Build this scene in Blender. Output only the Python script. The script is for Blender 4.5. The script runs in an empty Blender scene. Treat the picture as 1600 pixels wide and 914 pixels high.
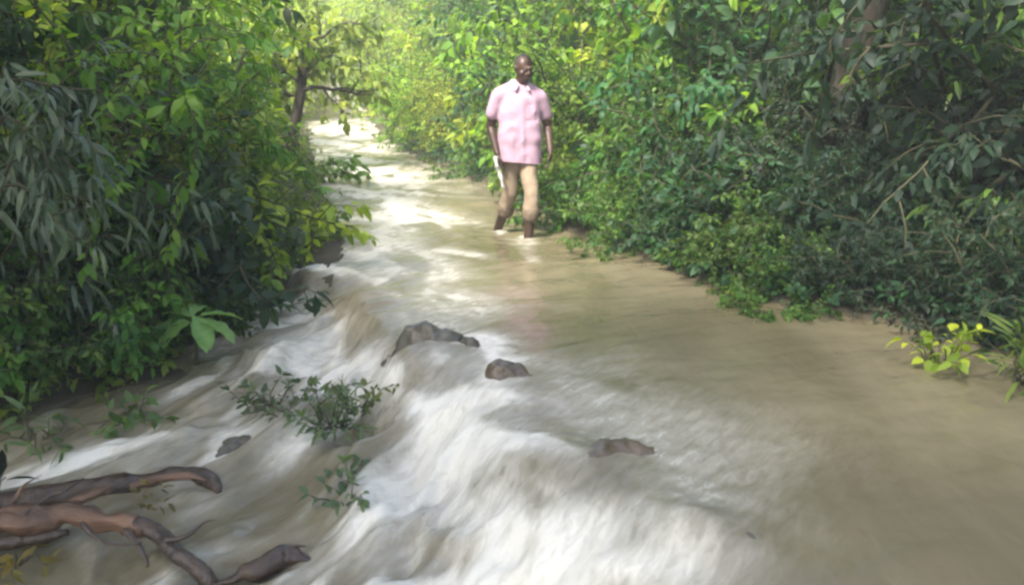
import bpy, bmesh, math, random
import numpy as np
from mathutils import Vector, Matrix, noise as mnoise

scene = bpy.context.scene
COL = scene.collection

# ------------------------------------------------------------------ camera
F = 1386.0                      # focal length in photo pixels (1600 wide)
PITCH = math.radians(14.6)
CAMH = 1.5
cam_d = bpy.data.cameras.new("camera")
cam = bpy.data.objects.new("camera", cam_d)
COL.objects.link(cam)
cam.location = (0, 0, CAMH)
cam.rotation_euler = (math.pi / 2 - PITCH, 0, 0)
cam_d.sensor_width = 36.0
cam_d.lens = 36.0 * F / 1600.0
cam_d.clip_start = 0.05
cam_d.clip_end = 2000
cam_d.dof.use_dof = True
cam_d.dof.focus_distance = 6.5
cam_d.dof.aperture_fstop = 2.4
scene.camera = cam

cp, sp = math.cos(PITCH), math.sin(PITCH)


def at(u, v, z=0.0):
    """where the sight line through a photo pixel meets height z -> (x, y)"""
    a, b = (u - 800) / F, -(v - 457) / F
    dx, dy, dz = a, cp + b * sp, -sp + b * cp
    t = (z - CAMH) / dz
    return (dx * t, dy * t)


def xy(u, Y, z=0.6):
    depth = Y * cp - (z - CAMH) * sp
    return ((u - 800) / F * depth, Y)


# ------------------------------------------------------------------ noise
def _hash(ix, iy, seed):
    h = (ix.astype(np.int64) * 374761393 + iy.astype(np.int64) * 668265263 + seed * 1442695041) & 0xFFFFFFFF
    h = ((h ^ (h >> 13)) * 1274126177) & 0xFFFFFFFF
    h = h ^ (h >> 16)
    return (h & 0xFFFF) / 65535.0


def vnoise(x, y, seed=0):
    ix, iy = np.floor(x), np.floor(y)
    fx, fy = x - ix, y - iy
    fx = fx * fx * fx * (fx * (fx * 6 - 15) + 10)
    fy = fy * fy * fy * (fy * (fy * 6 - 15) + 10)
    a = _hash(ix, iy, seed); b = _hash(ix + 1, iy, seed)
    c = _hash(ix, iy + 1, seed); d = _hash(ix + 1, iy + 1, seed)
    return (a + (b - a) * fx) * (1 - fy) + (c + (d - c) * fx) * fy


def fbm(x, y, seed=0, octv=4, gain=0.5):
    s = 0; amp = 1; tot = 0
    for o in range(octv):
        s = s + amp * vnoise(x * 2 ** o + 17.3 * o, y * 2 ** o - 9.1 * o, seed + o)
        tot += amp; amp *= gain
    return s / tot


def sstep(a, b, x):
    t = np.clip((x - a) / (b - a), 0, 1)
    return t * t * (3 - 2 * t)


# ------------------------------------------------------------------ node helpers
def new_mat(name):
    m = bpy.data.materials.new(name)
    m.use_nodes = True
    nt = m.node_tree
    nt.nodes.clear()
    out = nt.nodes.new("ShaderNodeOutputMaterial")
    return m, nt, out


def N(nt, typ, **kw):
    n = nt.nodes.new(typ)
    for k, v in kw.items():
        if k.startswith("i_"):
            n.inputs[k[2:].replace("_", " ")].default_value = v
        else:
            setattr(n, k, v)
    return n


def noise_mat(name, c1, c2, scale=8, rough=0.7, bump=0.3, bump_scale=None, stretch=(1, 1, 1), spec=0.4, detail=6):
    m, nt, out = new_mat(name)
    tc = N(nt, "ShaderNodeTexCoord")
    mp = N(nt, "ShaderNodeMapping"); mp.inputs["Scale"].default_value = stretch
    nt.links.new(tc.outputs["Object"], mp.inputs["Vector"])
    nz = N(nt, "ShaderNodeTexNoise", i_Scale=scale, i_Detail=detail, i_Roughness=0.6)
    nt.links.new(mp.outputs["Vector"], nz.inputs["Vector"])
    cr = N(nt, "ShaderNodeValToRGB")
    cr.color_ramp.elements[0].position = 0.3; cr.color_ramp.elements[0].color = (*c1, 1)
    cr.color_ramp.elements[1].position = 0.7; cr.color_ramp.elements[1].color = (*c2, 1)
    nt.links.new(nz.outputs["Fac"], cr.inputs["Fac"])
    b = N(nt, "ShaderNodeBsdfPrincipled")
    b.inputs["Roughness"].default_value = rough
    b.inputs["Specular IOR Level"].default_value = spec
    nt.links.new(cr.outputs["Color"], b.inputs["Base Color"])
    if bump:
        nz2 = N(nt, "ShaderNodeTexNoise", i_Scale=bump_scale or scale * 3, i_Detail=5)
        nt.links.new(mp.outputs["Vector"], nz2.inputs["Vector"])
        bp = N(nt, "ShaderNodeBump", i_Strength=bump, i_Distance=0.02)
        nt.links.new(nz2.outputs["Fac"], bp.inputs["Height"])
        nt.links.new(bp.outputs["Normal"], b.inputs["Normal"])
    nt.links.new(b.outputs["BSDF"], out.inputs["Surface"])
    return m


def leaf_mat(name, rough=0.42, transl=0.35, spec=0.5):
    m, nt, out = new_mat(name)
    oi = N(nt, "ShaderNodeObjectInfo")
    at_ = N(nt, "ShaderNodeAttribute", attribute_name="tint")
    # hue / value jitter leaf by leaf
    hsv = N(nt, "ShaderNodeHueSaturation")
    mh = N(nt, "ShaderNodeMapRange"); mh.inputs["To Min"].default_value = 0.530; mh.inputs["To Max"].default_value = 0.478
    mv = N(nt, "ShaderNodeMapRange"); mv.inputs["To Min"].default_value = 0.6; mv.inputs["To Max"].default_value = 1.6
    nt.links.new(at_.outputs["Fac"], mh.inputs["Value"])
    nt.links.new(at_.outputs["Fac"], mv.inputs["Value"])
    nt.links.new(mh.outputs["Result"], hsv.inputs["Hue"])
    nt.links.new(mv.outputs["Result"], hsv.inputs["Value"])
    nt.links.new(oi.outputs["Color"], hsv.inputs["Color"])
    b = N(nt, "ShaderNodeBsdfPrincipled")
    b.inputs["Roughness"].default_value = rough
    b.inputs["Specular IOR Level"].default_value = spec
    nt.links.new(hsv.outputs["Color"], b.inputs["Base Color"])
    tr = N(nt, "ShaderNodeBsdfTranslucent")
    mx = N(nt, "ShaderNodeMix", data_type="RGBA", blend_type="MULTIPLY")
    mx.inputs[0].default_value = 1.0
    mx.inputs[7].default_value = (1.75, 1.75, 0.55, 1)
    nt.links.new(hsv.outputs["Color"], mx.inputs[6])
    nt.links.new(mx.outputs[2], tr.inputs["Color"])
    ms = N(nt, "ShaderNodeMixShader"); ms.inputs["Fac"].default_value = transl
    nt.links.new(b.outputs["BSDF"], ms.inputs[1])
    nt.links.new(tr.outputs["BSDF"], ms.inputs[2])
    nt.links.new(ms.outputs["Shader"], out.inputs["Surface"])
    return m


M_LEAF = leaf_mat("leaf", rough=0.52, transl=0.45, spec=0.32)
M_GLOSS = leaf_mat("glossy_leaf", rough=0.36, transl=0.25, spec=0.6)
M_BARK = noise_mat("bark", (0.020, 0.016, 0.012), (0.060, 0.048, 0.035), 14, 0.85, 0.6, stretch=(1, 1, 0.25))
M_STEM = noise_mat("stem", (0.030, 0.032, 0.015), (0.075, 0.068, 0.032), 10, 0.7, 0.2)
M_WOOD = noise_mat("wet_wood", (0.040, 0.022, 0.013), (0.21, 0.112, 0.062), 9, 0.5, 0.9, 40, stretch=(0.22, 1, 1), spec=0.5)
M_WOODDARK = noise_mat("soaked_wood", (0.020, 0.013, 0.009), (0.085, 0.055, 0.036), 9, 0.3, 0.8, 26, spec=0.5)
M_ROCK = noise_mat("wet_rock", (0.055, 0.040, 0.025), (0.150, 0.112, 0.070), 6, 0.25, 0.8, 14, spec=0.5)
M_ROCKG = noise_mat("mossy_rock", (0.042, 0.040, 0.028), (0.12, 0.108, 0.078), 8, 0.28, 0.8, 18, spec=0.5)

# ------------------------------------------------------------------ mesh helpers
def mesh_np(name, co, loops, sizes, mat, attrs=None, smooth=True):
    me = bpy.data.meshes.new(name)
    co = np.asarray(co, dtype=np.float32); loops = np.asarray(loops, dtype=np.int32); sizes = np.asarray(sizes, dtype=np.int32)
    me.vertices.add(len(co)); me.vertices.foreach_set("co", co.ravel())
    me.loops.add(len(loops)); me.loops.foreach_set("vertex_index", loops)
    me.polygons.add(len(sizes))
    starts = np.concatenate([[0], np.cumsum(sizes)[:-1]]).astype(np.int32)
    me.polygons.foreach_set("loop_start", starts)
    me.polygons.foreach_set("loop_total", sizes)
    if smooth:
        me.polygons.foreach_set("use_smooth", np.ones(len(sizes), dtype=bool))
    me.update(calc_edges=True)
    for k, v in (attrs or {}).items():
        a = me.attributes.new(k, "FLOAT", "POINT")
        a.data.foreach_set("value", np.asarray(v, dtype=np.float32))
    if mat is not None:
        for mm in (mat if isinstance(mat, (list, tuple)) else [mat]):
            me.materials.append(mm)
    me.validate()
    return me


def link(name, data, parent=None, loc=(0, 0, 0), rot=(0, 0, 0), scale=(1, 1, 1)):
    o = bpy.data.objects.new(name, data)
    COL.objects.link(o)
    o.location = loc; o.rotation_euler = rot; o.scale = scale
    if parent is not None:
        o.parent = parent
    return o


def tag(o, label=None, cat=None, group=None, kind=None):
    if label: o["label"] = label
    if cat: o["category"] = cat
    if group: o["group"] = group
    if kind: o["kind"] = kind
    return o


LEAF_T = {
    # template: t along, half width fraction
    "ovate": ((0.0, 0.0), (0.30, 0.5), (0.68, 0.40), (1.0, 0.0)),
    "lance": ((0.0, 0.0), (0.28, 0.45), (0.66, 0.42), (1.0, 0.0)),
    "obov": ((0.0, 0.0), (0.35, 0.36), (0.72, 0.5), (1.0, 0.0)),
}


class Leaves:
    def __init__(self):
        self.P = []; self.D = []; self.U = []; self.L = []; self.W = []; self.B = []; self.T = []

    def add(self, p, d, up, l, w, bend, tint):
        self.P.append(tuple(p)); self.D.append(tuple(d)); self.U.append(tuple(up))
        self.L.append(l); self.W.append(w); self.B.append(bend); self.T.append(tint)

    def arrays(self, shape="ovate", fold=0.25):
        P = np.array(self.P); D = np.array(self.D); U = np.array(self.U)
        L = np.array(self.L)[:, None]; W = np.array(self.W)[:, None]; B = np.array(self.B)[:, None]; T = np.array(self.T)
        D /= np.linalg.norm(D, axis=1, keepdims=True) + 1e-9
        S = np.cross(U, D); S /= np.linalg.norm(S, axis=1, keepdims=True) + 1e-9
        Nn = np.cross(D, S)
        n = len(P)
        t0, t1, t2, t3 = LEAF_T[shape]

        def pt(t, y):
            z = -B * (t ** 2) * L + fold * abs(y) * W
            return P + D * (t * L) * (1 - 0.15 * B * t) + S * (y * W) + Nn * z
        vs = [pt(0, 0), pt(t1[0], t1[1]), pt(t1[0], 0), pt(t1[0], -t1[1]),
              pt(t2[0], t2[1]), pt(t2[0], 0), pt(t2[0], -t2[1]), pt(1, 0)]
        co = np.stack(vs, 1).reshape(-1, 3)
        pat = np.array([0, 2, 1, 0, 3, 2, 1, 2, 5, 4, 2, 3, 6, 5, 4, 5, 7, 5, 6, 7])
        loops = (pat[None, :] + 8 * np.arange(n)[:, None]).ravel()
        sizes = np.tile([3, 3, 4, 4, 3, 3], n)
        return co, loops, sizes, np.repeat(T, 8)

    def mesh(self, name, mat, shape="ovate", fold=0.25):
        co, lo, si, ti = self.arrays(shape, fold)
        return mesh_np(name, co, lo, si, mat, {"tint": ti})


class Tubes:
    def __init__(self, sides=6):
        self.co = []; self.lo = []; self.si = []; self.n = 0; self.sides = sides

    def add(self, pts, radii, sides=None):
        k = sides or self.sides
        pts = [Vector(p) for p in pts]
        prev = None
        base = self.n
        for i, p in enumerate(pts):
            t = (pts[min(i + 1, len(pts) - 1)] - pts[max(i - 1, 0)]).normalized()
            a = prev if prev is not None else (Vector((1, 0, 0)) if abs(t.x) < 0.8 else Vector((0, 1, 0)))
            s = (a - t * a.dot(t)).normalized()
            q = t.cross(s)
            prev = s
            r = radii[i]
            for j in range(k):
                an = 2 * math.pi * j / k
                self.co.append(tuple(p + (s * math.cos(an) + q * math.sin(an)) * r))
        m = len(pts)
        for i in range(m - 1):
            for j in range(k):
                a0 = base + i * k + j; b0 = base + i * k + (j + 1) % k
                self.lo += [a0, b0, b0 + k, a0 + k]; self.si.append(4)
        # caps
        self.lo += [base + j for j in reversed(range(k))]; self.si.append(k)
        self.lo += [base + (m - 1) * k + j for j in range(k)]; self.si.append(k)
        self.n += m * k

    def mesh(self, name, mat):
        return mesh_np(name, self.co, self.lo, self.si, mat)


def rvec(rng, s=1.0):
    return Vector((rng.gauss(0, s), rng.gauss(0, s), rng.gauss(0, s)))


class Plant:
    """a skeleton of wandering stems that carries leaf sprays"""

    def __init__(self, seed, leaf=0.1, ratio=0.45, bend=0.35, spacing=0.05, droop=0.25, faceup=0.9, jitter=0.45, wander=0.22, tint=(0.1, 0.9)):
        self.r = random.Random(seed)
        self.t = Tubes(5); self.lv = Leaves()
        self.leaf, self.ratio, self.bend, self.spacing = leaf, ratio, bend, spacing
        self.droop, self.faceup, self.jit, self.wander, self.tint = droop, faceup, jitter, wander, tint

    def spray(self, pts, t0=0.15, k=1.0):
        r = self.r
        acc = 0; ang = r.random() * 6.28
        tn = r.uniform(*self.tint)
        tot = sum((pts[i + 1] - pts[i]).length for i in range(len(pts) - 1))
        run = 0; nxt = tot * t0
        for i in range(len(pts) - 1):
            seg = pts[i + 1] - pts[i]; sl = seg.length
            d = seg.normalized()
            while nxt < run + sl:
                p = pts[i] + d * (nxt - run)
                ang += 2.4 + r.gauss(0, 0.4)
                a = Vector((0, 0, 1)) if abs(d.z) < 0.85 else Vector((1, 0, 0))
                s = d.cross(a).normalized(); q = s.cross(d)
                rad = s * math.cos(ang) + q * math.sin(ang) * 0.6
                self.one(p, d * 0.5 + rad * 0.85, tn, k)
                nxt += self.spacing * r.uniform(0.6, 1.4)
            run += sl
        for j in range(3):
            self.one(pts[-1], d + rvec(r, 0.45), tn, k)

    def one(self, p, dr, tn=0.5, k=1.0):
        r = self.r
        dr = dr.normalized() + Vector((0, 0, -self.droop)) + rvec(r, 0.15)
        L = self.leaf * r.uniform(0.6, 1.25) * k
        up = Vector((0, 0, self.faceup)) + rvec(r, self.jit)
        self.lv.add(p + dr.normalized() * L * 0.12, dr, up, L, L * self.ratio * r.uniform(0.8, 1.2),
                    self.bend * r.uniform(0.3, 1.5), min(1, max(0, tn + r.gauss(0, 0.13))))

    def branch(self, p, d, L, rad, level, nseg=6, lift=0.0, kids=5, kidlen=0.5, spread=0.9, leaf_from=0.15, kid_from=0.2, up=0.1):
        r = self.r
        pts = [Vector(p)]; d = Vector(d).normalized()
        for i in range(nseg):
            d = (d + rvec(r, self.wander) * (1 if i else 0.4) + Vector((0, 0, lift))).normalized()
            pts.append(pts[-1] + d * L / nseg)
        for q in pts:
            if q.z < 0.02: q.z = 0.02 + abs(r.gauss(0, 0.03))
        self.t.add(pts, [rad * (1 - 0.75 * i / nseg) + 0.0012 for i in range(nseg + 1)])
        if level <= 0:
            self.spray(pts, leaf_from)
            return pts
        for k in range(kids):
            f = kid_from + (1 - kid_from) * (k + r.random()) / kids
            x = f * nseg; i = min(int(x), nseg - 1)
            b = pts[i].lerp(pts[i + 1], x - i)
            dd = (pts[i + 1] - pts[i]).normalized()
            side = rvec(r, 1.0); side = (side - dd * side.dot(dd)).normalized()
            nd = dd * 0.55 + side * spread + Vector((0, 0, up))
            self.branch(b, nd, L * kidlen * r.uniform(0.7, 1.2), rad * 0.5, level - 1, 5, lift, kids, kidlen, spread, leaf_from, 0.15, up)
        self.spray(pts, 0.12)
        return pts


def shrub_proto(seed, H=2.0, R=1.0, stems=9, kids=6, shape="ovate", mat=None, lean=(0, 0), lift=-0.06, spread=0.95, low=True, tmax=0.95, **kw):
    pl = Plant(seed, **kw)
    r = pl.r
    for i in range(stems):
        a = 6.283 * (i + r.random() * 0.8) / stems
        tilt = r.uniform(0.1, 0.75) if not low else (r.uniform(0.05, tmax) if i % 3 else r.uniform(0.05, 0.4))
        d = Vector((math.cos(a) * math.sin(tilt) + lean[0], math.sin(a) * math.sin(tilt) + lean[1], math.cos(tilt)))
        L = (H * math.cos(tilt) ** 1.0 + R * math.sin(tilt)) * r.uniform(0.8, 1.1)
        pl.branch((math.cos(a) * 0.08 * R, math.sin(a) * 0.08 * R, -0.05), d, L, 0.012 + 0.006 * H, 1 if L < 1.4 else 2,
                  6, lift, kids if L < 1.4 else max(4, kids - 2), 0.45, spread, 0.05, 0.12, 0.12)
    return pl.lv.mesh("foliage", mat or M_LEAF, shape), pl.t.mesh("stems", M_STEM)


PROTO = {}


def proto(key, **kw):
    PROTO[key] = shrub_proto(**kw)


proto("tallA", seed=11, H=2.3, R=1.1, stems=10, kids=7, leaf=0.135, ratio=0.48, spacing=0.045)
proto("tallB", seed=23, H=2.5, R=1.2, stems=11, kids=7, leaf=0.12, ratio=0.40, spacing=0.04, droop=0.4)
proto("lowA", seed=31, H=1.0, R=0.9, stems=14, kids=8, leaf=0.105, ratio=0.5, spacing=0.035)
proto("lowB", seed=37, H=1.15, R=1.0, stems=14, kids=8, leaf=0.085, ratio=0.42, spacing=0.03, droop=0.35)
proto("fineA", seed=41, H=1.7, R=1.0, stems=12, kids=8, leaf=0.07, ratio=0.45, spacing=0.026)
proto("lanceA", seed=53, H=2.5, R=0.6, tmax=0.4, stems=9, kids=6, shape="lance", mat=M_GLOSS, leaf=0.21, ratio=0.2, spacing=0.06, droop=0.75, bend=0.5, jitter=0.35)
proto("drapeA", seed=61, H=0.9, R=1.1, tmax=1.2, stems=14, kids=8, leaf=0.095, ratio=0.5, spacing=0.035, lift=-0.13, droop=0.4)
proto("bigA", seed=71, H=2.2, R=1.2, stems=9, kids=6, leaf=0.2, ratio=0.55, spacing=0.07, droop=0.35, bend=0.45)
for k, (a, b) in PROTO.items():
    print("proto", k, len(a.polygons) // 6, "leaves")

# colours of foliage (linear)
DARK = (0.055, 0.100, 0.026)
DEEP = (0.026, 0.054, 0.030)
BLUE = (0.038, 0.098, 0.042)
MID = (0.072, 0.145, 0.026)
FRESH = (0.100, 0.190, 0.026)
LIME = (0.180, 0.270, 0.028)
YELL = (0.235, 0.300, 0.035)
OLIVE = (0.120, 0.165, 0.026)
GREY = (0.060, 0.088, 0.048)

rngp = random.Random(5)
SHRUB_GROUP = {"L": "shrubs on the left bank", "R": "shrubs on the right bank", "F": "trees down the path"}
_first = {}


def place(key, u, Y, side, scale, colour, label, z=None, name="shrub", cat="shrub", rot=None, sz=None):
    x, y = xy(u, Y)
    z = ground_z(x, y) - 0.03 if z is None else z
    fo, st = PROTO[key]
    root = bpy.data.objects.new(name, None); COL.objects.link(root)
    root.empty_display_size = 0.2
    root.location = (x, y, z)
    root.rotation_euler = (0, 0, rngp.uniform(0, 6.28) if rot is None else rot)
    root.scale = (scale, scale, scale * (sz or rngp.uniform(0.92, 1.1)))
    tag(root, label, cat, SHRUB_GROUP[side])
    if key not in _first:
        f = bpy.data.objects.new("foliage", fo); s = bpy.data.objects.new("stems", st)
        _first[key] = (f, s)
    else:
        f0, s0 = _first[key]
        f = f0.copy(); s = s0.copy()
    f.parent = root; s.parent = root
    COL.objects.link(f); COL.objects.link(s)
    j = [c * rngp.uniform(0.88, 1.12) for c in colour]
    f.color = (*j, 1)
    return root


# ------------------------------------------------------------------ the lie of the land and water
ZL = -0.28
edge_px = [(300, 330), (430, 400), (505, 428), (560, 455), (598, 500), (625, 548), (690, 572), (755, 600), (800, 665), (835, 745), (905, 805),
           (975, 865), (1080, 905), (1280, 940)]
edge_w = [at(u, v, 0) for u, v in edge_px] + [(1.6, 1.6), (2.6, 0.4), (4.0, -3.0)]
edge_w = np.array(edge_w)


def seg_dist(x, y, poly, closed=False):
    """unsigned distance, sign (left of direction = +), arc parameter"""
    best = np.full(x.shape, 1e9); sg = np.zeros(x.shape); arc = np.zeros(x.shape)
    n = len(poly)
    acc = 0
    for i in range(n if closed else n - 1):
        a = poly[i]; b = poly[(i + 1) % n]
        e = b - a; L = np.hypot(*e)
        t = np.clip(((x - a[0]) * e[0] + (y - a[1]) * e[1]) / (L * L), 0, 1)
        px, py = a[0] + t * e[0], a[1] + t * e[1]
        d = np.hypot(x - px, y - py)
        cr = e[0] * (y - a[1]) - e[1] * (x - a[0])
        m = d < best
        best = np.where(m, d, best); sg = np.where(m, np.sign(cr), sg); arc = np.where(m, acc + t * L, arc)
        acc += L
    return best, sg, arc


right_px = [(1650, 560), (1480, 522), (1370, 503), (1280, 488), (1190, 468), (1060, 428), (930, 380), (860, 345), (740, 283), (640, 248), (590, 212), (562, 182), (545, 160)]
left_px = [(478, 160), (488, 190), (492, 215), (497, 260), (525, 330), (552, 400), (515, 432)]
pool_px = [(435, 450), (400, 488), (315, 570), (125, 618), (-40, 645)]
poly = [(4.2, -2.0), (3.0, 2.5)] + [at(u, v) for u, v in right_px] + [at(u, v) for u, v in left_px] + [at(u, v, ZL) for u, v in pool_px] + [(-4.2, 3.6), (-7.0, 2.6), (-7.0, -2.0)]
poly = np.array(poly)


def in_poly(x, y, P):
    c = np.zeros(x.shape, dtype=bool)
    n = len(P)
    for i in range(n):
        x1, y1 = P[i]; x2, y2 = P[(i + 1) % n]
        if y1 == y2: continue
        m = (y1 > y) != (y2 > y)
        c ^= m & (x < (x2 - x1) * (y - y1) / (y2 - y1) + x1)
    return c


def shore(x, y):
    d, _, _ = seg_dist(x, y, poly, True)
    return np.where(in_poly(x, y, poly), -d, d) + (fbm(x * 1.6, y * 1.6, 14, 3) - 0.5) * 0.25 - 0.05    # >0 on land


def edge_d(x, y):
    d, s, a = seg_dist(x, y, edge_w)
    s = np.where(s == 0, 1, s)
    d = d * s
    wob = (fbm(x * 2.3, y * 2.3, 5, 3) - 0.5) * 0.16
    return d + wob, a


def level(x, y):
    """smooth water level without ripples"""
    d, a = edge_d(x, y)
    zl = ZL - 0.05 * np.clip(-d - 0.3, 0, 3) - 0.10 * sstep(4.6, 3.0, y)
    wdt = 0.10 + 0.16 * fbm(a * 1.4, a * 0 + 3.0, 9, 2) + 0.30 * sstep(2.0, 0.4, np.hypot(x + 0.2, y - 3.6))
    t = sstep(-1, 0.12, d / wdt)
    zu = -0.07 * np.exp(-np.clip(d, 0, 9) / 0.35)
    z = zl + (zu - zl) * t
    far = sstep(6.9, 8.2, y)
    return z * (1 - far), d, a, t


def ground_arr(x, y):
    z, d, a, t = level(x, y)
    s = shore(x, y)
    rise = np.where(s > 0, 0.02 + 0.30 * sstep(0, 1.4, s) + 0.25 * sstep(1, 6, s), 0.05 - 0.35 * sstep(-0.25, 0.35, -s))
    rise = np.where(s > -0.06, rise, rise)
    nz = (fbm(x * 1.7, y * 1.7, 21, 4) - 0.5) * 0.14 * sstep(0.0, 0.8, s)
    return z + rise + nz + 0.35 * sstep(28, 45, y) * (s < 0)


def ground_z(x, y):
    return float(ground_arr(np.array([x]), np.array([y]))[0])


def grid_mesh(name, xs, ys, fn, mat, keep=None, attr=None):
    X, Y = np.meshgrid(xs, ys)
    x, y = X.ravel(), Y.ravel()
    res = fn(x, y)
    z, at_ = res if isinstance(res, tuple) else (res, {})
    nx, ny = len(xs), len(ys)
    i, j = np.meshgrid(np.arange(nx - 1), np.arange(ny - 1))
    a = (j * nx + i).ravel()
    q = np.stack([a, a + 1, a + nx + 1, a + nx], 1)
    if keep is not None:
        k = keep(x, y)
        q = q[k[q].all(axis=1)]
    used, inv = np.unique(q.ravel(), return_inverse=True)
    co = np.stack([x, y, z], 1)[used]
    return mesh_np(name, co, inv, np.full(len(q), 4), mat, {k2: v[used] for k2, v in at_.items()})


def spaced(lo, hi, fine_lo, fine_hi, step, grow=1.18):
    mid = list(np.arange(fine_lo, fine_hi + 1e-6, step))
    a = []; p = fine_lo; s = step
    while p > lo:
        s *= grow; p -= s; a.append(p)
    b = []; p = mid[-1]; s = step
    while p < hi:
        s *= grow; p += s; b.append(p)
    return np.array(a[::-1] + mid + b)


# ground material: mud, leaf litter and sand
M_GROUND = noise_mat("mud_and_litter", (0.028, 0.024, 0.014), (0.085, 0.070, 0.042), 3.5, 0.9, 0.6, 18)
gm = grid_mesh("ground", spaced(-420, 420, -4.6, 4.4, 0.04, 1.12), spaced(-420, 700, 2.2, 10, 0.04, 1.09), ground_arr, M_GROUND)
g = link("ground", gm); tag(g, kind="structure")

# ------------------------------------------------------------------ water
# foam streaks, upstream ones also painting sky glare: (u1,v1,u2,v2,z,width,strength)
FOAM_GLARE = [
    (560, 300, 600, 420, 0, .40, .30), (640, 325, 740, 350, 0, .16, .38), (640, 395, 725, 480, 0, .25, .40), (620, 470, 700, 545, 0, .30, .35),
    (560, 225, 600, 300, 0, .9, .42), (520, 190, 575, 240, 0, 1.3, .42), (560, 290, 640, 350, 0, .5, .5), (690, 390, 740, 400, 0, .14, .35), (860, 600, 1060, 700, 0, .45, .20), (860, 640, 1000, 820, 0, .40, .25),  # far riffles and thin grey veil carry reflected sky painted as foam
    (480, 462, 590, 492, ZL, .10, .85), (585, 490, 640, 585, ZL, .11, .95), (470, 620, 600, 592, ZL, .22, .75), (590, 600, 730, 612, ZL, .12, 1.0),
    (545, 640, 745, 640, ZL, .28, .75), (750, 610, 790, 735, -.3, .17, 1.0), (690, 700, 810, 770, ZL, .30, .95), (470, 870, 770, 735, ZL, .22, .95),
    (680, 790, 900, 890, ZL, .38, .95), (560, 905, 980, 912, ZL, .32, .95), (640, 850, 860, 830, ZL, .25, .9), (850, 800, 960, 905, -.3, .20, .85), (60, 715, 360, 650, ZL, .36, .55), (0, 750, 260, 710, ZL, .25, .45), (330, 620, 520, 560, ZL, .3, .45),
    (400, 480, 540, 600, ZL, .38, .38), (340, 780, 430, 860, ZL, .20, .30), (300, 850, 250, 905, ZL, .18, .35), (420, 670, 640, 690, ZL, .22, .5),
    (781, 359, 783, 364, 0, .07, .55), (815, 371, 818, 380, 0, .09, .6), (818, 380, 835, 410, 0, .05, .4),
    (560, 690, 700, 660, ZL, .22, .8), (600, 760, 720, 720, ZL, .22, .7), (500, 830, 640, 780, ZL, .16, .8), (760, 830, 880, 850, ZL, .3, .95), (770, 740, 800, 800, -.4, .14, .9),
    (560, 640, 480, 700, ZL, .14, .4), (330, 700, 400, 660, ZL, .12, .45), (740, 575, 790, 600, -.05, .09, .8), (800, 650, 830, 700, -.1, .06, .8),
]


ROCKS_AT = [(668, 585, -.15, .26, .18, .04), (808, 622, -.10, .21, .18, .03), (868, 752, -.15, .20, .16, .03), (960, 770, -.10, .20, .18, .03),
            (1075, 832, -.05, .10, .08, .03), (1135, 858, -.05, .10, .08, .03), (1020, 880, -.2, .18, .15, .05)]


def flow(x, y):
    """coordinates along / across the current (lower water)"""
    wx = x + (fbm(x * 0.9, y * 0.9, 70, 2) - 0.5) * 0.9
    wy = y + (fbm(x * 0.9 + 50, y * 0.9, 71, 2) - 0.5) * 0.9
    ux, uy = -0.58, -0.81
    return wx * ux + wy * uy, -wx * uy + wy * ux


def flow_up(x, y):
    wx = x + (fbm(x * 0.6, y * 0.6, 80, 2) - 0.5) * 0.8
    wy = y + (fbm(x * 0.6 + 50, y * 0.6, 81, 2) - 0.5) * 0.8
    ux, uy = 0.50, -0.87
    return wx * ux + wy * uy, -wx * uy + wy * ux


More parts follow.
